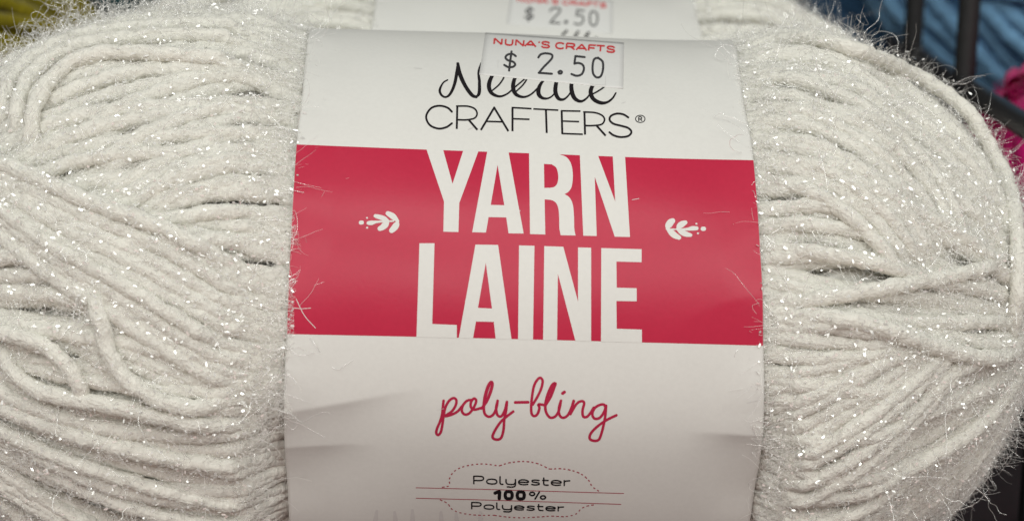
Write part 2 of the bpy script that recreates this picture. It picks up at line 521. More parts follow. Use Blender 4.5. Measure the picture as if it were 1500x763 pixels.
# ------------------------------------------------------------------ the paper label
class Label:
    def __init__(self, sk, creases=True):
        self.sk = sk
        self.creases = []
        self.bend = sk.on_label(np.array([[760.0, 645.0]]))[0, 1]
        if creases:
            for line, k, w in (([(405, 608), (500, 592), (600, 573), (690, 562)], 1.9, (405, 640)),
                               ([(400, 668), (480, 663), (545, 660), (640, 658)], 1.4, (400, 560)),
                               ([(960, 634), (1010, 636), (1070, 639), (1130, 642)], 2.0, (1000, 1140)),
                               ([(1010, 620), (1060, 611), (1130, 602), (1140, 600)], -0.35, (1030, 1140)),
                               ([(1000, 470), (1060, 445), (1120, 430), (1140, 425)], 0.5, (985, 1140))):
                c = sk.on_label(catmull(np.array(line, float), 8))
                xs = sk.on_label(np.array([(w[0], line[0][1]), (w[1], line[-1][1])], float))[:, 0]
                self.creases.append((c[:, 0], c[:, 1], k, xs))
        r = np.random.default_rng(5)
        self.wv = [(r.uniform(0.4, 1.5), r.uniform(1.0, 5.0), r.uniform(0, 6.28), 0.018 / (1 + 0.4 * i)) for i in range(6)]
    def disp(self, x, th):
        d = 0 * x
        for kx, kt, ph, a in self.wv:
            d = d + a * np.sin(kx * x + kt * th + ph)
        if self.creases:
            h = 0.07 * np.log1p(np.exp(np.clip((self.bend - th) / 0.07, -30, 30)))
            d = d - 1.3 * h * np.exp(-h / 0.4)
        for cx, ct, k, (x0, x1) in self.creases:
            tc = np.interp(x, cx, ct)
            left = (x0 + x1) < 0
            w = np.clip((x1 - x) / (x1 - x0), 0, 1) if left else np.clip((x - x0) / (x1 - x0), 0, 1)
            w = np.minimum(1, w * 1.8) ** 1.2
            h = np.maximum(tc - th, 0)
            d = d - k * w * h * np.exp(-h / 0.16)
        e = np.clip((np.abs(x) - 2.9) / 0.65, 0, 1)            # edges ripple a little
        d = d + 0.025 * e * np.sin(9 * th + 3 * np.sign(x)) + 0.012 * e * np.sin(23 * th)
        return d
    def surf(self, x, th, lift=0.0):
        r = self.disp(x, th) + lift
        ny, nz = -np.cos(th) / LA, np.sin(th) / LB
        nl = np.hypot(ny, nz)
        return np.stack([x, -LA * np.cos(th) + r * ny / nl, LB * np.sin(th) + r * nz / nl], -1)
    def map(self, P):
        g = self.sk.on_label(P)
        if self.creases:
            for _ in range(5):
                g = self.sk.on_label(P, self.disp(g[:, 0], g[:, 1]))
        return g
    def px(self, P, lift):
        g = self.map(P)
        return self.surf(g[:, 0], g[:, 1], lift)
    def sheet(self, L, R):
        """the whole paper loop; its cut edges follow the outline seen in the photograph"""
        gl, gr = self.map(np.array(L, float)), self.map(np.array(R, float))
        gl, gr = gl[np.argsort(gl[:, 1])], gr[np.argsort(gr[:, 1])]
        th = np.linspace(-np.pi, np.pi, 901)[:-1]
        self.gl, self.gr = gl, gr
        xl, xr = np.interp(th, gl[:, 1], gl[:, 0]), np.interp(th, gr[:, 1], gr[:, 0])
        ker = np.hanning(31); ker /= ker.sum()
        xl = np.convolve(np.r_[xl[-15:], xl, xl[:15]], ker, 'valid'); xr = np.convolve(np.r_[xr[-15:], xr, xr[:15]], ker, 'valid')
        self.edge = (th, xl, xr)
        f = np.linspace(0, 1, 141)
        X = xl[:, None] + (xr - xl)[:, None] * f[None]
        TH = np.broadcast_to(th[:, None], X.shape)
        V = self.surf(X, TH)
        n, k = X.shape
        idx = np.arange(n * k).reshape(n, k)
        nx = np.roll(idx, -1, 0)
        Fq = np.stack([idx[:, :-1], idx[:, 1:], nx[:, 1:], nx[:, :-1]], -1).reshape(-1, 4)
        o = mesh_obj('paper_label', V.reshape(-1, 3), Fq, M_PAPER, self.sk.root)
        md = o.modifiers.new('thickness', 'SOLIDIFY'); md.thickness = 0.00012; md.offset = -1
        self.obj = o
        return o
    def band(self, top, bot, lift, mat):
        gt, gb = self.map(catmull(np.array(top, float), 10)), self.map(catmull(np.array(bot, float), 10))
        f = np.linspace(0, 1, 141); g = np.linspace(0, 1, 61)
        x = np.linspace(-3.9, 3.9, 141)
        tt, tb = np.interp(x, gt[:, 0], gt[:, 1]), np.interp(x, gb[:, 0], gb[:, 1])
        TH = tb[:, None] + (tt - tb)[:, None] * g[None]
        th, xl, xr = self.edge
        XL, XR = np.interp(TH, th, xl) + 0.004, np.interp(TH, th, xr) - 0.004
        X = XL + (XR - XL) * f[:, None]
        TH2 = np.interp(X, x, tb) + (np.interp(X, x, tt) - np.interp(X, x, tb)) * g[None]
        V = self.surf(X, TH2, lift)
        n, k = X.shape
        idx = np.arange(n * k).reshape(n, k)
        Fq = np.stack([idx[:-1, :-1], idx[1:, :-1], idx[1:, 1:], idx[:-1, 1:]], -1).reshape(-1, 4)
        return mesh_obj('pink_band', V.reshape(-1, 3), Fq, mat, self.obj)
    def polys(self, name, polys, lift, mat, parent, cell=7.0):
        """outlines (with holes) in photograph pixels, cut into small faces and laid on the curved paper"""
        bm = bmesh.new()
        for loops in polys:
            vs = [[Vector((x, y, 0)) for x, y in lp] for lp in loops]
            flat = [v for lp in vs for v in lp]
            bv = [bm.verts.new(v) for v in flat]
            for tri in tessellate_polygon(vs):
                try: bm.faces.new([bv[i] for i in tri])
                except ValueError: pass
        xs = [v.co.x for v in bm.verts]; ys = [v.co.y for v in bm.verts]
        for ax, lo, hi in ((0, min(xs), max(xs)), (1, min(ys), max(ys))):
            a = lo + cell
            while a < hi:
                co = Vector((a, 0, 0)) if ax == 0 else Vector((0, a, 0))
                no = Vector((1, 0, 0)) if ax == 0 else Vector((0, 1, 0))
                bmesh.ops.bisect_plane(bm, geom=bm.verts[:] + bm.edges[:] + bm.faces[:], plane_co=co, plane_no=no, dist=1e-4)
                a += cell
        bmesh.ops.triangulate(bm, faces=bm.faces[:])
        bm.verts.index_update()
        P = np.array([(v.co.x, v.co.y) for v in bm.verts])
        Fq = np.array([[v.index for v in f.verts] for f in bm.faces])
        bm.free()
        a, b, c = P[Fq[:, 0]], P[Fq[:, 1]], P[Fq[:, 2]]
        cr = (b[:, 0] - a[:, 0]) * (c[:, 1] - a[:, 1]) - (b[:, 1] - a[:, 1]) * (c[:, 0] - a[:, 0])
        Fq[cr > 0] = Fq[cr > 0][:, ::-1]
        return mesh_obj(name, self.px(P, lift), Fq, mat, parent)
    def strokes(self, name, items, lift, mat, parent, step=1.6):
        """pen strokes in photograph pixels: (points, width or widths, smooth)"""
        VV, FF, n0 = [], [], 0
        for j, (pts, w, smooth) in enumerate(items):
            pts = np.array(pts, float)
            W = np.full(len(pts), w) if np.isscalar(w) else np.array(w, float)
            Q = np.column_stack([pts, W])
            if smooth in (True, 'sbutt') and len(pts) > 2:
                Q = catmull(Q, step)
            Q, s = resample(Q, step)
            P, w_ = Q[:, :2], Q[:, 2]
            # round ends
            T = np.gradient(P, axis=0); T /= np.linalg.norm(T, axis=1)[:, None] + 1e-9
            capn = 4
            a = np.linspace(0, np.pi / 2, capn + 1)[:-1]
            pre = [(P[0] - T[0] * w_[0] / 2 * math.cos(q), max(w_[0] * math.sin(q), 1e-3), T[0]) for q in a] if smooth not in ('butt', 'sbutt') else []
            post = [(P[-1] + T[-1] * w_[-1] / 2 * math.cos(q), max(w_[-1] * math.sin(q), 1e-3), T[-1]) for q in a[::-1]] if smooth not in ('butt', 'sbutt') else []
            P = np.vstack([[p for p, _, _ in pre], P, [p for p, _, _ in post]]) if pre else P
            w_ = np.concatenate([[q for _, q, _ in pre], w_, [q for _, q, _ in post]])
            T = np.vstack([[t for _, _, t in pre], T, [t for _, _, t in post]]) if pre else T
            Nn = np.stack([-T[:, 1], T[:, 0]], -1)
            n = len(P)
            ramp = lift + 0.0003 * (j % 5) + 0.0008 * np.linspace(0, 1, n)
            g1, g2 = self.map(P + Nn * w_[:, None] / 2), self.map(P - Nn * w_[:, None] / 2)
            V = np.stack([self.surf(g1[:, 0], g1[:, 1], ramp), self.surf(g2[:, 0], g2[:, 1], ramp)], 1).reshape(-1, 3)
            i = np.arange(n - 1) * 2 + n0
            FF.append(np.stack([i, i + 2, i + 3, i + 1], -1)); VV.append(V); n0 += 2 * n
        return mesh_obj(name, np.vstack(VV), np.vstack(FF), mat, parent)

def crop(ox, oy, sc):
    return lambda pts: [(ox + x / sc, oy + y / sc) for x, y in pts]

def circle(cx, cy, rx, ry=None, n=18):
    ry = ry or rx
    return [(cx + rx * math.cos(a), cy + ry * math.sin(a)) for a in np.linspace(0, 2 * math.pi, n, endpoint=False)]

def rounded(pts, n=6):
    return [tuple(p) for p in catmull(np.array(pts, float), 6)]

# ------------------------------------------------------------------ front skein
front = Skein('yarn_skein', 'fuzzy white glitter yarn skein in front, its pink and white label in full view',
              'white glitter yarn skeins', FRONT_C, 0.0511)
front.core()
front.under_layer(+1, 112, 0.30)
front.under_layer(-1, 112, 0.38)
front.base_lobe(+1, 110, 0.34, -0.10)
front.base_lobe(-1, 112, 0.42, 0.06)
# right end: two loose outer turns, the crossing strands and the upper fan
front.traced([(1060, 80), (1120, 62), (1195, 58), (1279, 82), (1359, 120), (1419, 164), (1449, 214), (1474, 262), (1486, 305), (1491, 352), (1492, 400), (1490, 440), (1480, 500)], [-0.05, 0.1, 0.3, 0.42, 0.42, 0.42, 0.42, 0.42, 0.42, 0.42, 0.42], 0.128)
front.traced([(1065, 92), (1120, 80), (1180, 78), (1244, 95), (1319, 132), (1359, 160), (1404, 200), (1439, 246), (1464, 296), (1474, 346), (1470, 400)], 0.10, 0.125)
front.traced([(1085, 452), (1120, 455), (1205, 463), (1281, 476), (1341, 498), (1401, 518), (1456, 530), (1481, 525), (1496, 510), (1506, 480)], 0.26, 0.13)
front.traced([(1085, 446), (1150, 444), (1245, 430), (1361, 410), (1456, 388), (1485, 350)], 0.17, 0.12)
front.family([(1085, 243), (1120, 256), (1204, 286), (1279, 345), (1330, 420)], [(1085, 110), (1150, 118), (1270, 165), (1370, 260), (1420, 370)], 9, 0.10)
front.family([(1085, 640), (1125, 622), (1230, 565), (1320, 515), (1400, 465)], [(1085, 760), (1150, 745), (1270, 680), (1360, 600), (1430, 510)], 7, 0.09)
front.family([(1085, 485), (1150, 492), (1240, 502), (1320, 512), (1380, 520)], [(1085, 612), (1130, 602), (1220, 562), (1310, 522), (1370, 500)], 5, 0.06)
# left end: loose turns at the top, the diagonal band and the low loops
front.traced([(470, 60), (400, 46), (300, 36), (180, 43), (100, 58), (45, 86), (12, 120), (4, 150), (2, 205)], 0.22, 0.125)
front.traced([(470, 70), (400, 60), (300, 52), (214, 54), (124, 64), (65, 90), (33, 126), (24, 166), (26, 222)], 0.26, 0.122)
front.traced([(470, 95), (400, 90), (300, 84), (214, 78), (149, 77), (100, 92), (70, 121), (48, 160), (45, 205), (50, 235)], 0.28, 0.125)
front.family([(-25, 222), (0, 234), (75, 268), (150, 300), (225, 326), (300, 360), (360, 393), (450, 430)],
             [(-25, 330), (10, 350), (75, 405), (130, 440), (176, 473), (250, 523), (327, 565), (450, 590)], 10, 0.14, 0.12, 4)
front.traced([(-25, 230), (0, 238), (75, 270), (150, 303), (225, 328), (300, 364), (360, 402), (450, 450)], 0.27, 0.125)
front.traced([(120, 395), (140, 440), (152, 490), (171, 541), (221, 581), (281, 598), (345, 588), (412, 568), (450, 560)], 0.25, 0.128, dive=(1, 0))
front.traced([(-15, 483), (0, 487), (55, 500), (90, 525), (115, 560), (128, 600)], 0.22, 0.12)
front.traced([(-5, 480), (3, 515), (18, 545), (45, 568), (100, 584), (166, 594), (240, 612), (330, 628), (450, 632)], 0.20, 0.125, dive=(1, 0))
front.family([(450, 212), (360, 222), (299, 236), (230, 270), (170, 318)], [(450, 330), (380, 330), (310, 328), (250, 330), (200, 330)], 6, 0.08)
front.family([(450, 108), (360, 110), (270, 126), (180, 160), (110, 215)], [(450, 205), (360, 215), (280, 240), (200, 280), (140, 320)], 6, 0.05)
front.family([(110, 455), (200, 500), (290, 538), (380, 560), (450, 566)], [(100, 505), (180, 548), (260, 580), (350, 600), (450, 605)], 4, 0.03, dive=(1, 0))
front.fuzz(105000, 0.30, 0.0020, lift=0.55, curl=0.7, stray=0.25, k=5)
front.fuzz(9000, 0.9, 0.0024, name='long_fuzz', lift=0.6, curl=0.8, k=8)
front.fuzz(2300, 1.7, 0.0058, name='curly_filament', mat=M_FILAMENT, lift=1.0, curl=3.3, k=14, lo=0.4)
front.fuzz(1900, 1.2, 0.0046, name='clear_filament', mat=M_FILAMENT, lift=1.0, curl=0.7, k=8, lo=0.3)
front.glitter(56000)

front.fuzz(9000, 2.3, 0.0068, name='curly_filament', mat=M_FILAMENT, lift=1.6, curl=5.0, k=20, lo=0.4, stray=0.2,
           where=lambda p: (p[:, 0] < -5.0) & (p[:, 2] > 3.2) & (p[:, 1] > -2.2))
front.fuzz(3000, 1.3, 0.0058, name='clear_filament', mat=M_FILAMENT, lift=1.8, curl=0.8, k=8, stray=0.3,
           where=lambda p: (p[:, 0] > 4.6) & (p[:, 2] > 1.5) & (p[:, 1] > -1.6))
lab = Label(front)
lab.sheet([(455, 43), (443, 140), (434, 212), (429, 293), (424, 390), (420, 489), (417, 543), (415.5, 616), (418, 675), (423, 743)],
          [(1069, 58), (1087, 140), (1104, 234), (1111, 326), (1116, 401), (1118, 507), (1118, 626), (1114, 670), (1104, 723), (1100, 755)])
lab.band([(380, 210.5), (434, 212), (600, 218.6), (780, 225), (960, 231.8), (1104, 235), (1160, 236.5)],
         [(380, 488), (420, 489), (600, 492.8), (780, 497), (960, 501.8), (1118, 506), (1160, 507)], 0.0024, M_PINK)
Y = crop(600, 215, 4.167)
title = [
    [Y([(103, -4), (203, 0), (205, 20), (262, 228), (327, 26), (332, 2), (420, 6), (303, 345), (298, 521), (206, 519), (210, 335)])],
    [Y([(474, 8), (604, 12), (696, 530), (604, 529), (590, 432), (482, 430), (466, 524), (382, 522)]), Y([(537, 112), (578, 358), (495, 356)])],
    [Y([(729, 20), (905, 28)] + rounded([(920, 50), (958, 66), (985, 105), (996, 170), (990, 240), (970, 275), (945, 290)])
       + rounded([(948, 291), (975, 310), (995, 350), (1003, 420), (1005, 500), (1013, 542)]) + [(922, 540)]
       + rounded([(914, 500), (911, 400), (898, 350), (870, 328), (824, 322)]) + [(828, 536), (735, 533)]),
     Y([(820, 106)] + rounded([(868, 109), (895, 130), (907, 175), (903, 220), (885, 245), (855, 252)]) + [(822, 252)])],
    [Y([(1039, 34), (1150, 40), (1255, 335), (1240, 44), (1315, 46), (1345, 551), (1252, 549), (1130, 185), (1142, 545), (1060, 543)])],
]
Z = crop(600, 350, 4.167)
title += [
    [Z([(60, 27), (152, 27), (138, 518), (288, 524), (288, 622), (42, 616)])],
    [Z([(402, 35), (540, 37), (622, 628), (525, 625), (514, 505), (405, 503), (387, 622), (300, 620)]), Z([(465, 145), (503, 424), (417, 420)])],
    [Z([(668, 40), (762, 42), (753, 630), (662, 628)])],
    [Z([(822, 44), (938, 48), (1028, 382), (1028, 52), (1108, 54), (1108, 640), (1012, 638), (905, 212), (900, 634), (815, 632)])],
    [Z([(1170, 56), (1416, 63), (1416, 142), (1262, 138), (1264, 297), (1386, 300), (1386, 380), (1262, 378), (1264, 547), (1418, 552), (1418, 646), (1168, 642)])],
]
def trim(p):                                  # letters end where the pink band ends
    x, y = p
    yt = np.interp(x, [434, 600, 780, 960, 1104], [212, 218.6, 225, 231.8, 235]); yb = np.interp(x, [420, 600, 780, 960, 1118], [489, 492.8, 497, 501.8, 506])
    return (x, min(max(y, yt - 0.35), yb + 0.35))
title = [[[trim(p) for p in lp] for lp in t] for t in title]
for t in title:
    lab.polys('white_letter', [t], 0.0042, M_PAPER, lab.obj)

def emblem(f, leaves, dots, sc):
    lab.strokes('leaf_emblem', [(f(p), [w / sc for w in ws], True) for p, ws in leaves]
                + [(f([(x - r * 0.25, y), (x + r * 0.25, y)]), 2 * r / sc * 0.9, False) for x, y, r in dots], 0.0042, M_PAPER, lab.obj, step=0.5)
emblem(crop(500, 290, 10.9),
       [([(905, 370), (860, 330), (815, 290), (745, 250)], [40, 80, 95, 75]), ([(900, 375), (880, 430), (845, 480), (805, 520)], [40, 95, 100, 85]),
        ([(755, 372), (690, 335), (620, 310), (545, 290)], [35, 75, 75, 60]), ([(750, 375), (710, 420), (665, 465), (615, 492)], [40, 100, 95, 75]),
        ([(830, 372), (700, 376), (560, 385), (490, 398), (435, 403)], [25, 25, 40, 70, 62])],
       [(320, 395, 36), (410, 320, 14), (412, 477, 16)], 10.9)
emblem(crop(950, 290, 9.53),
       [([(262, 430), (275, 390), (305, 345), (335, 322)], [45, 90, 95, 75]), ([(265, 435), (310, 475), (360, 520), (425, 555)], [40, 80, 85, 60]),
        ([(402, 432), (430, 395), (470, 365), (512, 345)], [35, 80, 85, 60]), ([(405, 435), (460, 475), (520, 505), (585, 520)], [40, 75, 75, 50]),
        ([(320, 438), (430, 440), (540, 438), (610, 427), (670, 425)], [20, 20, 40, 62, 55])],
       [(765, 432, 33), (668, 362, 13), (690, 495, 14)], 9.53)

C = crop(600, 40, 4.167)
cw = 3.0
brand = [
    (C([(258, 517), (230, 492), (180, 481), (130, 497), (101, 546), (122, 597), (175, 620), (225, 611), (258, 588)]), cw, True),
    (C([(288, 622), (291, 483)]), cw, 'butt'),
    (C([(288, 483), (355, 484), (398, 500), (412, 530), (395, 557), (345, 567), (290, 566)]), 2.5, True),
    (C([(362, 568), (414, 628)]), cw, 'butt'),
    (C([(435, 629), (519, 488)]), cw, 'butt'), (C([(514, 488), (603, 636)]), cw, 'butt'), (C([(465, 576), (566, 579)]), 2.4, 'butt'),
    (C([(628, 636), (628, 490)]), cw, 'butt'), (C([(623, 492), (744, 499)]), 2.4, 'butt'), (C([(628, 560), (732, 564)]), 2.4, 'butt'),
    (C([(755, 500), (908, 508)]), 2.4, 'butt'), (C([(832, 504), (837, 647)]), cw, 'butt'),
    (C([(1043, 514), (924, 512)]), 2.4, 'butt'), (C([(928, 510), (932, 652)]), cw, 'butt'), (C([(928, 650), (1057, 655)]), 2.4, 'butt'), (C([(931, 574), (1035, 578)]), 2.4, 'butt'),
    (C([(1071, 657), (1067, 518)]), cw, 'butt'),
    (C([(1064, 519), (1130, 523), (1175, 540), (1190, 566), (1172, 594), (1120, 602), (1070, 602)]), 2.5, True),
    (C([(1142, 603), (1197, 664)]), cw, 'butt'),
    (C([(1335, 552), (1305, 534), (1265, 529), (1229, 543), (1221, 568), (1245, 591), (1290, 603), (1335, 617), (1354, 641), (1335, 665), (1290, 672), (1247, 662), (1220, 643)]), cw, True),
    (C(circle(1408, 561, 29, 22) + [(1437, 561)]), 1.3, True),
    (C([(1399, 573), (1399, 549), (1412, 549), (1418, 556), (1411, 562), (1400, 562)]), 1.5, True), (C([(1409, 562), (1419, 574)]), 1.5, 'butt'),
]
lab.strokes('brand_lettering', brand, 0.0022, M_BLACK, lab.obj, 1.2)
k = 1 / 4.167
needle = [
    (C([(232, 323), (204, 342), (184, 385), (195, 416), (220, 428), (248, 408), (274, 350), (289, 275), (296, 226)]), [9*k, 10*k, 15*k, 14*k, 12*k, 16*k, 19*k, 20*k, 17*k], True),
    (C([(294, 224), (308, 290), (340, 360), (380, 415), (408, 428)]), [18*k, 25*k, 23*k, 22*k, 15*k], True),
    (C([(402, 430), (424, 405), (426, 335), (421, 275), (436, 222)]), [10*k, 20*k, 18*k, 14*k, 10*k], True),
    (C([(500, 392), (548, 350), (578, 300), (568, 268), (532, 270), (500, 306), (484, 358), (500, 403), (548, 424), (596, 408), (640, 370), (700, 320)]),
     [9*k, 10*k, 10*k, 10*k, 14*k, 22*k, 26*k, 22*k, 14*k, 11*k, 10*k, 9*k], True),
    (C([(646, 398), (695, 350), (722, 300), (706, 272), (670, 280), (640, 320), (632, 372), (650, 412), (695, 428), (740, 412), (782, 372), (800, 340)]),
     [9*k, 10*k, 10*k, 10*k, 14*k, 22*k, 26*k, 22*k, 14*k, 11*k, 10*k, 9*k], True),
    (C([(850, 312), (815, 330), (790, 370), (788, 410), (812, 434), (850, 434), (884, 405), (900, 350)]), [9*k, 14*k, 24*k, 26*k, 18*k, 11*k, 10*k, 9*k], True),
    (C([(905, 290), (894, 345), (890, 395), (908, 436), (940, 442), (972, 415), (992, 375)]), [20*k, 24*k, 26*k, 22*k, 14*k, 10*k, 9*k], True),
    (C([(1004, 300), (988, 350), (992, 402), (1012, 440), (1048, 454), (1084, 432), (1108, 395)]), [20*k, 24*k, 27*k, 24*k, 16*k, 11*k, 9*k], True),
    (C([(1104, 416), (1150, 392), (1195, 358), (1190, 330), (1150, 330), (1118, 358), (1105, 398), (1122, 440), (1165, 463), (1205, 460), (1238, 436), (1259, 403)]),
     [9*k, 10*k, 10*k, 10*k, 14*k, 22*k, 26*k, 24*k, 22*k, 15*k, 12*k, 9*k], True),
]
lab.strokes('script_lettering', needle, 0.0022, M_BLACK, lab.obj, 1.0)

S = crop(630, 560, 5.357)
pw = 3.9
poly = [
    (S([(106, 142), (100, 195), (94, 250), (78, 305), (55, 360), (48, 395), (64, 411), (85, 385), (98, 320), (106, 258), (122, 190), (150, 142), (184, 121), (206, 137), (200, 180), (170, 225), (118, 262), (165, 252), (215, 226), (250, 185)]), pw, True),
    (S([(330, 135), (290, 142), (256, 182), (250, 225), (275, 250), (310, 238), (345, 190), (362, 142), (345, 124), (322, 150), (320, 190), (345, 212), (402, 198)]), pw, True),
    (S([(402, 203), (442, 150), (474, 72), (489, 12), (479, -6), (456, 30), (432, 110), (421, 190), (430, 245), (462, 267), (495, 250), (518, 205), (530, 145)]), [3.9, 4.2, 4.8, 4.4, 4, 5.2, 5, 4.2, 3.9, 3.9, 3.9, 3.9, 3.9], True),
    (S([(530, 142), (518, 200), (530, 255), (560, 262), (588, 212), (602, 152)]), pw, True),
    (S([(603, 150), (596, 220), (582, 290), (576, 370), (556, 434), (520, 446), (491, 430), (502, 388), (550, 312), (600, 266), (652, 226)]), pw, True),
    (S([(668, 155), (770, 153)]), 4.2, True),
    (S([(805, 172), (836, 122), (870, 52), (883, -12), (864, -38), (838, -18), (814, 32), (799, 120), (793, 205), (800, 250), (822, 262), (846, 240), (858, 195), (850, 170), (905, 177)]), pw, True),
    (S([(905, 178), (945, 112), (974, 32), (984, 6), (960, 20), (926, 92), (905, 170), (910, 230), (940, 272), (980, 266), (1010, 220), (1026, 145)]), [3.9, 4.2, 4.8, 4.4, 5.2, 5, 4.2, 3.9, 3.9, 3.9, 3.9, 3.9], True),
    (S([(1027, 142), (1011, 200), (1016, 255), (1045, 275), (1080, 255), (1108, 200), (1126, 142)]), pw, True),
    (S([(1040, 84), (1054, 74)]), 4.6, True),
    (S([(1128, 145), (1112, 200), (1102, 246)]), pw, True),
    (S([(1104, 240), (1150, 166), (1190, 145), (1209, 160), (1196, 220), (1202, 265), (1230, 268), (1258, 238), (1284, 196)]), pw, True),
    (S([(1377, 198), (1364, 172), (1328, 176), (1290, 202), (1273, 246), (1290, 281), (1330, 276), (1364, 232), (1381, 182)]), pw, True),
    (S([(1381, 180), (1376, 250), (1366, 310), (1350, 380), (1326, 444), (1290, 456), (1254, 441), (1260, 400), (1310, 346), (1380, 296), (1462, 255)]), pw, True),
]
lab.strokes('variety_lettering', poly, 0.0022, M_SCRIPT, lab.obj, 1.0)

Q = crop(600, 530, 3.275)
def dashes(pts, w, on, off):
    P, s = resample(catmull(np.array(pts, float), 1.0), 0.5)
    out, a = [], 0.0
    while a < s[-1]:
        m = (s >= a) & (s <= a + on)
        if m.sum() >= 2: out.append(([tuple(p) for p in P[m][::2]] if m.sum() > 3 else [tuple(p) for p in P[m]], w, 'butt'))
        a += on + off
    return [o for o in out if len(o[0]) >= 2]
up1 = Q([(155, 601), (190, 592), (191, 560), (213, 525), (262, 500), (345, 488), (430, 497)])
up2 = Q([(430, 497), (480, 482), (545, 476), (610, 485), (670, 512)])
up3 = Q([(670, 512), (740, 512), (810, 530), (855, 562), (876, 596), (912, 622)])
lo1 = Q([(145, 660), (182, 678), (204, 706), (252, 725), (330, 734), (405, 734)])
lo2 = Q([(405, 734), (470, 743), (545, 746), (620, 742), (680, 738)])
lo3 = Q([(680, 738), (750, 740), (798, 728), (824, 702), (858, 688), (892, 684)])
lab.strokes('cloud_outline', sum((dashes(p, 1.6, 4.2, 2.6) for p in (up1, up2, up3)), []) + sum((dashes(p, 1.4, 4.2, 2.8) for p in (lo1, lo2, lo3)), []), 0.0022, M_FINE, lab.obj, 0.8)
lab.strokes('rule_line', [(Q([(30, 603), (350, 610), (690, 620), (1028, 630)]), 1.05, 'butt'), (Q([(30, 653), (350, 661), (690, 671), (1015, 682)]), 1.05, 'butt')], 0.0022, M_FINE, lab.obj, 3)

# a plain rounded stroke alphabet, each letter in a box of its own width and height 1 (y up)
GLYPH = {
    'P': (0.75, [[(0, 0), (0, 1)], [(0, 1), (.45, 1), (.68, .93), (.75, .72), (.66, .5), (.42, .43), (0, .43)]]),
    'o': (0.78, [[(.39, 0), (.1, .08), (0, .32), (.1, .57), (.39, .65), (.68, .57), (.78, .32), (.68, .08), (.39, 0)]]),
    'l': (0.22, [[(0, 1), (0, .2), (.06, .03), (.22, 0)]]),
    'y': (0.72, [[(0, .65), (0, .3), (.1, .06), (.36, 0), (.62, .06), (.72, .3)], [(.72, .65), (.72, -.05), (.62, -.3), (.36, -.36), (.1, -.33)]]),
    'e': (0.75, [[(.04, .33), (.73, .33), (.7, .52), (.4, .65), (.1, .57), (0, .32), (.1, .08), (.4, 0), (.7, .05)]]),
    's': (0.62, [[(.58, .6), (.3, .65), (.06, .58), (.06, .42), (.3, .34), (.56, .26), (.58, .08), (.3, 0), (.02, .05)]]),
    't': (0.42, [[(.08, .95), (.08, .2), (.15, .03), (.42, 0)], [(0, .63), (.42, .63)]]),
    'r': (0.42, [[(0, 0), (0, .65)], [(0, .4), (.1, .58), (.42, .64)]]),
}
def text(word, x0, y0, x1, y1, h, w, f, gap=0.24):
    tot = sum(GLYPH[c][0] for c in word) + gap * (len(word) - 1)
    sc = (x1 - x0) / tot
    out, x = [], 0.0
    for c in word:
        for st in GLYPH[c][1]:
            out.append((f([(x0 + (x + px) * sc, y0 + (y1 - y0) * (x + px) / tot - py * h) for px, py in st]), w, True if len(st) > 2 else False))
        x += GLYPH[c][0] + gap
    return out
lab.strokes('fibre_lettering', text('Polyester', 308, 583, 768, 592, 36, 2.1, Q) + text('Polyester', 298, 703, 738, 714, 30, 2.0, Q)
            + [(Q([(410, 628), (432, 620), (430, 654)]), 5.0, False)]
            + [(Q([(x - 17, 639 + d), (x - 13, 625 + d), (x, 622 + d), (x + 13, 625 + d), (x + 17, 639 + d), (x + 13, 653 + d), (x, 656 + d), (x - 13, 653 + d), (x - 17, 639 + d)]), 4.8, True) for x, d in ((475, -1), (533, 0))]
            + [(Q([(604 - 2, 656), (622, 623)]), 2.4, False), (Q(circle(588, 632, 12, 8, 10) + [(600, 632)]), 2.4, True), (Q(circle(640, 649, 12, 8, 10) + [(652, 649)]), 2.4, True)],
            0.0022, M_BLACK, lab.obj, 0.8)
# faint scuffs and nicks in the paper
for stroke in [([(421, 698), (438, 699), (452, 697)], 1.1, True), ([(434, 438), (446, 462), (462, 480)], 1.0, True),
                      ([(424, 450), (440, 452), (455, 451)], .8, True)]:
    lab.strokes('scuff', [stroke], 0.0036, M_PAPER, lab.obj)
M_GHOST = paper_mat('show_through', (0.60, 0.592, 0.58), 0.6)
for x, dx, y0 in ((552, -4, 748), (578, 3, 750), (604, 1, 747), (646, 1, 750), (668, 3, 752), (704, 0, 750)):   # dark print showing through from the underside
    lab.strokes('show_through_mark', [([(x, y0), (x + dx * 0.5, y0 + 14), (x + dx, y0 + 30)], [4.0, 7.0, 8.0], True)], 0.0018, M_GHOST, lab.obj)
for stroke in [([(686, 190), (693, 187)], 1.2, True), ([(606, 100), (618, 101)], .7, True), ([(926, 293), (936, 291)], .8, True), ([(757, 311), (762, 309)], 1.2, True),
                           ([(1094, 590), (1112, 586)], .9, True), ([(910, 152), (916, 150)], .9, True), ([(640, 600), (650, 598)], .6, True)]:
    lab.strokes('paper_nick', [stroke], 0.0036, M_EDGE, lab.obj)

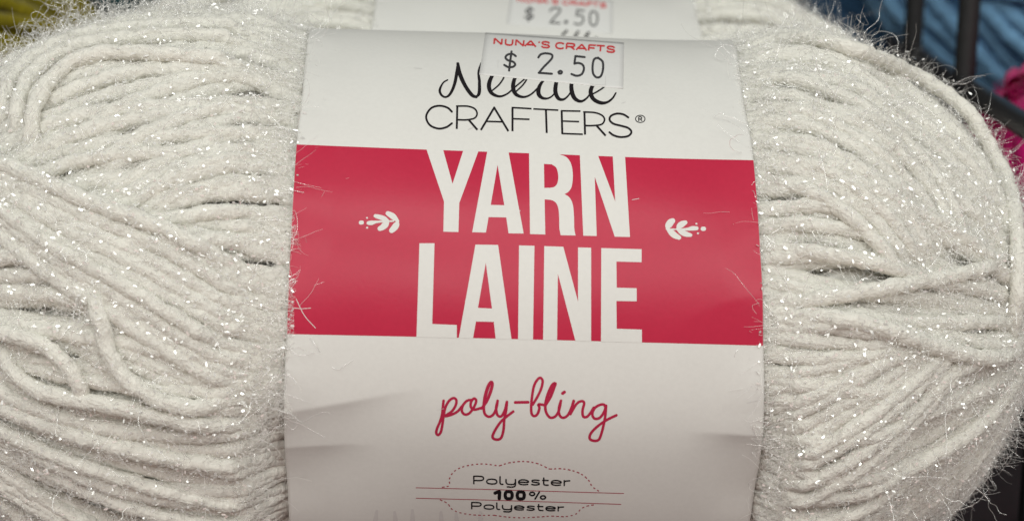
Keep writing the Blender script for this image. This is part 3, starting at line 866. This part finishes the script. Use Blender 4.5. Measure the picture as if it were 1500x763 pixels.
# ---- price sticker
def sticker(lb, quad, parent, lift):
    n = 22
    a, b, c, d = [np.array(q, float) for q in quad]
    u = np.linspace(0, 1, n)
    P = (a[None, None] * (1 - u)[None, :, None] + b[None, None] * u[None, :, None]) * (1 - u)[:, None, None] + \
        (d[None, None] * (1 - u)[None, :, None] + c[None, None] * u[None, :, None]) * u[:, None, None]
    lf = lift + 0.012 * np.clip((u[None, :] - 0.93) / 0.07, 0, 1) * np.clip(u[:, None] - 0.4, 0, 1)
    g = lb.map(P.reshape(-1, 2))
    V = lb.surf(g[:, 0], g[:, 1], lf.ravel())
    idx = np.arange(n * n).reshape(n, n)
    Fq = np.stack([idx[:-1, :-1], idx[1:, :-1], idx[1:, 1:], idx[:-1, 1:]], -1).reshape(-1, 4)
    o = mesh_obj('price_sticker', V, Fq, M_STICK, parent)
    md = o.modifiers.new('thickness', 'SOLIDIFY'); md.thickness = 0.00004; md.offset = -1
    return o

CAPS = {
    'N': [[(0, 0), (0, 1)], [(0, 1), (1, 0)], [(1, 0), (1, 1)]],
    'U': [[(0, 1), (0, .3), (.15, .05), (.5, 0), (.85, .05), (1, .3), (1, 1)]],
    'A': [[(0, 0), (.5, 1)], [(.5, 1), (1, 0)], [(.2, .3), (.8, .3)]],
    "'": [[(.5, 1), (.5, .72)]],
    'S': [[(.95, .75), (.8, .95), (.5, 1), (.15, .95), (.05, .75), (.2, .58), (.5, .5), (.85, .42), (.97, .24), (.85, .05), (.5, 0), (.15, .05), (.02, .25)]],
    'C': [[(.98, .8), (.8, .95), (.5, 1), (.15, .88), (0, .5), (.15, .12), (.5, 0), (.8, .05), (.98, .2)]],
    'R': [[(0, 0), (0, 1)], [(0, 1), (.6, 1), (.92, .92), (.95, .7), (.85, .5), (.5, .45), (0, .45)], [(.55, .45), (1, 0)]],
    'F': [[(0, 0), (0, 1)], [(0, 1), (1, 1)], [(0, .5), (.85, .5)]],
    'T': [[(0, 1), (1, 1)], [(.5, 1), (.5, 0)]],
}
SHOP = [('N', 517, 563), ('U', 586, 628), ('N', 649, 696), ('A', 704, 772), ("'", 784, 796), ('S', 806, 855), ('C', 893, 942), ('R', 958, 1008),
        ('A', 1018, 1082), ('F', 1094, 1136), ('T', 1140, 1190), ('S', 1204, 1252)]
def shop_name(f, w):
    out = []
    for ch, x0, x1 in SHOP:
        for st in CAPS[ch]:
            pts = []
            for u, v in st:
                x = x0 + (x1 - x0) * u
                base = 106 + (x - 512) / 743 * 52
                pts.append((x + (v - .5) * 3, base - v * 35))
            out.append((f(pts), w, 'sbutt' if len(pts) > 2 else 'butt'))
    return out
PRICE = [
    [(648, 180), (630, 168), (600, 170), (585, 188), (600, 205), (632, 215), (645, 232), (628, 246), (600, 246), (578, 234)],
    [(622, 152), (614, 210), (607, 268)],
    [(786, 188), (800, 170), (830, 163), (866, 170), (870, 190), (850, 215), (820, 245), (790, 281)], [(788, 282), (868, 288)],
    [(908, 278), (918, 270), (930, 276), (925, 286), (912, 286)],
    [(1068, 186), (1012, 180)], [(1012, 180), (1006, 226)], [(1006, 226), (1030, 222), (1055, 232), (1064, 258), (1050, 290), (1020, 300), (988, 290)],
    [(1150, 190), (1126, 200), (1117, 240), (1120, 285), (1140, 309), (1166, 303), (1180, 262), (1178, 215), (1150, 190)],
]
st = sticker(lab, C([(463, 36), (1309, 97), (1303, 378), (425, 291)]), front.root, 0.005)
st['label'] = 'white paper price sticker with red shop name'
lab.strokes('shop_lettering', shop_name(C, 2.45), 0.0066, M_RED, st, 0.8)
lab.strokes('price_digits', [(C(p), 3.2, True if len(p) > 2 else False) for p in PRICE], 0.0066, M_GREY, st, 0.8)
lab.strokes('slit', [(C([(1196, 300), (1195, 358)]), .9, 'butt'), (C([(540, 205), (538, 250)]), .5, 'butt'), (C([(1100, 350), (1195, 358)]), .7, 'butt')], 0.0064, M_EDGE, st)

# ------------------------------------------------------------------ the second skein behind
back = Skein('yarn_skein', 'white glitter yarn skein hidden behind the front one, only its upper label edge showing',
             'white glitter yarn skeins', (0.34, 44.5, 1.5), 0.035)
back.core()
back.base_lobe(+1, 64, 0.2, -0.05, rad=0.17, sides=8, step=0.16)
back.base_lobe(-1, 64, 0.2, 0.05, rad=0.17, sides=8, step=0.16)
back.fuzz(9000, 0.5, 0.0045)
back.fuzz(2600, 1.7, 0.0062, name='clear_filament', mat=M_FILAMENT, lift=1.1, curl=2.2, k=12)
back.glitter(9000, 0.034, 0.3)
lab2 = Label(back, creases=False)
lab2.sheet([(552, -20), (548, 20), (540, 60)], [(1008, -12), (1022, 25), (1032, 60)])
def toback(f):                                  # the same sticker, farther away and stuck a little higher
    def g(pts):
        return [(822 + (x - 811) * 0.735, 25.5 + (y - 96) * 0.735) for x, y in f(pts)]
    return g
CB = toback(C)
st2 = sticker(lab2, CB([(463, 36), (1309, 97), (1303, 378), (425, 291)]), back.root, 0.005)
lab2.strokes('shop_lettering', shop_name(CB, 1.9), 0.0066, M_RED, st2, 0.8)
lab2.strokes('price_digits', [(CB(p), 2.4, True if len(p) > 2 else False) for p in PRICE], 0.0066, M_GREY, st2, 0.8)
lab2.strokes('script_lettering', [([(824, 52), (830, 46)], 3.4, True), ([(838, 62), (845, 50), (851, 41)], [3.8, 3.6, 2.4], True), ([(852, 64), (860, 52), (867, 40)], [4, 4.2, 2.6], True),
                                  ([(866, 60), (874, 56)], 2.2, True)], 0.0022, M_BLACK, lab2.obj)

# ------------------------------------------------------------------ neighbours on the shelf
def yarn_ball(name, label, px, py, depth, radii, mat, n, tilt, rad, fuzz_col=None, nf=0):
    """a plain wound skein: an inner body and separate turns of yarn over it"""
    P0 = cam2world(ray(np.array([px]), np.array([py]))[0] * depth)
    M = Matrix.Translation(Vector(P0 * CM)) @ Matrix.Rotation(tilt[1], 4, 'Y') @ Matrix.Rotation(tilt[0], 4, 'Z')
    root = thing(name, label, 'yarn', None, M)
    R = np.array(radii, float)
    th, ph = np.meshgrid(np.linspace(0, 2 * np.pi, 48, endpoint=False), np.linspace(0, np.pi, 25), indexing='ij')
    D = np.stack([np.cos(ph), np.sin(ph) * np.cos(th), np.sin(ph) * np.sin(th)], -1)
    V = D * R * 0.97
    k, m = th.shape
    idx = np.arange(k * m).reshape(k, m); nx = np.roll(idx, -1, 0)
    Fq = np.stack([idx[:, :-1], idx[:, 1:], nx[:, 1:], nx[:, :-1]], -1).reshape(-1, 4)
    mesh_obj('inner_yarn', V.reshape(-1, 3), Fq, mat, root)
    for i in range(n):
        a = np.linspace(0.25, np.pi - 0.25, 40)
        t0 = 2 * np.pi * (i + rng.uniform(-.3, .3)) / n
        t = t0 + 0.5 * rng.normal() * (a - 1.57) * 0.5 + 0.05 * np.sin(a * 4 + rng.uniform(0, 6))
        o = 1 + rng.normal(0, 0.02)
        P = np.stack([np.cos(a), np.sin(a) * np.cos(t), np.sin(a) * np.sin(t)], -1) * R * o
        P, s = resample(P, 0.2)
        V, Fq, uv = tube(P, s, rad, 8, 0.12)
        mesh_obj('yarn_strand', V, Fq, mat, root, uv)
    if nf:
        d = rng.normal(size=(nf, 3)); d /= np.linalg.norm(d, axis=1)[:, None]
        p = d * R * 1.03
        g = d + 0.9 * rng.normal(size=d.shape); g /= np.linalg.norm(g, axis=1)[:, None]
        u = np.linspace(0, 1, 5)[None, :, None]
        add_hair('fuzz', p[:, None] + g[:, None] * 0.28 * u, np.full(nf, 0.007), fibre_mat(name + '_fibre', fuzz_col), root)
    return root

M_YELLOW = yarn_mat('olive_yellow_yarn', (0.29, 0.24, 0.006), 0.6)
M_TEAL = yarn_mat('teal_yarn', (0.010, 0.075, 0.085), 0.6)
M_BLUE = yarn_mat('sky_blue_yarn', (0.30, 0.60, 0.92), 0.75)
M_NAVY = yarn_mat('navy_yarn', (0.03, 0.085, 0.17), 0.6)
M_MAGENTA = yarn_mat('magenta_yarn', (0.66, 0.004, 0.19), 0.7)
yarn_ball('yarn_skein', 'olive yellow yarn skein behind the loose left turns of the white one', -185, 150, 50, (7, 4.6, 4.9), M_YELLOW, 62, (0.5, 0.3), 0.22)
yarn_ball('yarn_skein', 'dark teal yarn skein beside the olive yellow one', 165, -75, 62, (6, 4.2, 4.0), M_TEAL, 50, (1.2, 0.2), 0.22)
yarn_ball('yarn_skein', 'light sky blue yarn skein behind the black wires', 1530, -75, 62, (7.0, 4.6, 5.0), M_BLUE, 46, (0.2, 0.5), 0.32)
yarn_ball('yarn_skein', 'dark navy yarn skein between white skein and sky blue one', 1285, 20, 66, (4.0, 3.6, 3.4), M_NAVY, 46, (0.9, 0.4), 0.25)
yarn_ball('yarn_skein', 'bright magenta yarn skein outside the black wire rail', 1645, 328, 46, (4.2, 4.1, 4.1), M_MAGENTA, 56, (0.3, 0.8), 0.23, (0.66, 0.004, 0.19, 1), 5000)

# ------------------------------------------------------------------ black wire rack and shelf
M_WIRE = plain_mat('black_coated_wire', (0.012, 0.012, 0.013), 0.45)
M_SHELF = plain_mat('dark_shelf', (0.014, 0.011, 0.013), 0.7)
def bar(name, A, B, ra, parent):
    P = np.array([A, B], float)
    P = P[0] + (P[1] - P[0]) * np.linspace(0, 1, 14)[:, None]
    T, X, Yv = frames(P)
    ang = np.linspace(0, 2 * np.pi, 20, endpoint=False)
    ring = np.cos(ang)[None, :, None] * X[:, None] + np.sin(ang)[None, :, None] * Yv[:, None]
    V = (P[:, None] + ra * ring).reshape(-1, 3)
    idx = np.arange(14 * 20).reshape(14, 20)
    Fq = np.stack([idx[:-1], np.roll(idx[:-1], -1, 1), np.roll(idx[1:], -1, 1), idx[1:]], -1).reshape(-1, 4)
    V = np.vstack([V, P[:1], P[-1:]])
    c0 = np.stack([np.full(20, 280), np.roll(idx[0], -1), idx[0], idx[0]], -1)
    c1 = np.stack([np.full(20, 281), idx[-1], np.roll(idx[-1], -1), np.roll(idx[-1], -1)], -1)
    return mesh_obj(name, V, np.vstack([Fq]), M_WIRE, parent)
def at(px, py, d): return cam2world(ray(np.array([float(px)]), np.array([float(py)]))[0] * d)
rack = thing('wire_rack', 'black coated wire rack rail with upright wires beside the white yarn', 'rack')
rA, rB = at(1310, 62, 56), at(1560, 222, 37)
bar('rail', rA, rB, 0.27, rack)
for f in (0.15, 0.51):
    p = rA + (rB - rA) * f
    bar('upright_wire', p + np.array([0, 0, -0.1]), p + np.array([0, 0, 22.0]), 0.26, rack)
for f in (0.02, 0.98):                                    # posts carrying the rail down to the shelf
    p = rA + (rB - rA) * f
    bar('post', np.array([p[0], p[1], 0.0]), p, 0.24, rack)

def slab(name, lo, hi, mat):
    lo, hi = np.array(lo, float), np.array(hi, float)
    V = np.array([[(lo, hi)[i][0], (lo, hi)[j][1], (lo, hi)[k_][2]] for i in (0, 1) for j in (0, 1) for k_ in (0, 1)])
    Fq = np.array([[0, 1, 3, 2], [4, 6, 7, 5], [0, 4, 5, 1], [2, 3, 7, 6], [0, 2, 6, 4], [1, 5, 7, 3]])
    o = mesh_obj(name, V, Fq, mat, smooth=False)
    o['kind'] = 'structure'
    return o
slab('shelf', (-60, -7, -1.5), (60, 46, 0.0), M_SHELF)
slab('dark_backdrop', (-60, 46.01, -1.5), (60, 47.5, 40), M_SHELF)  # added backdrop sheet, keeps the gaps between the skeins dark
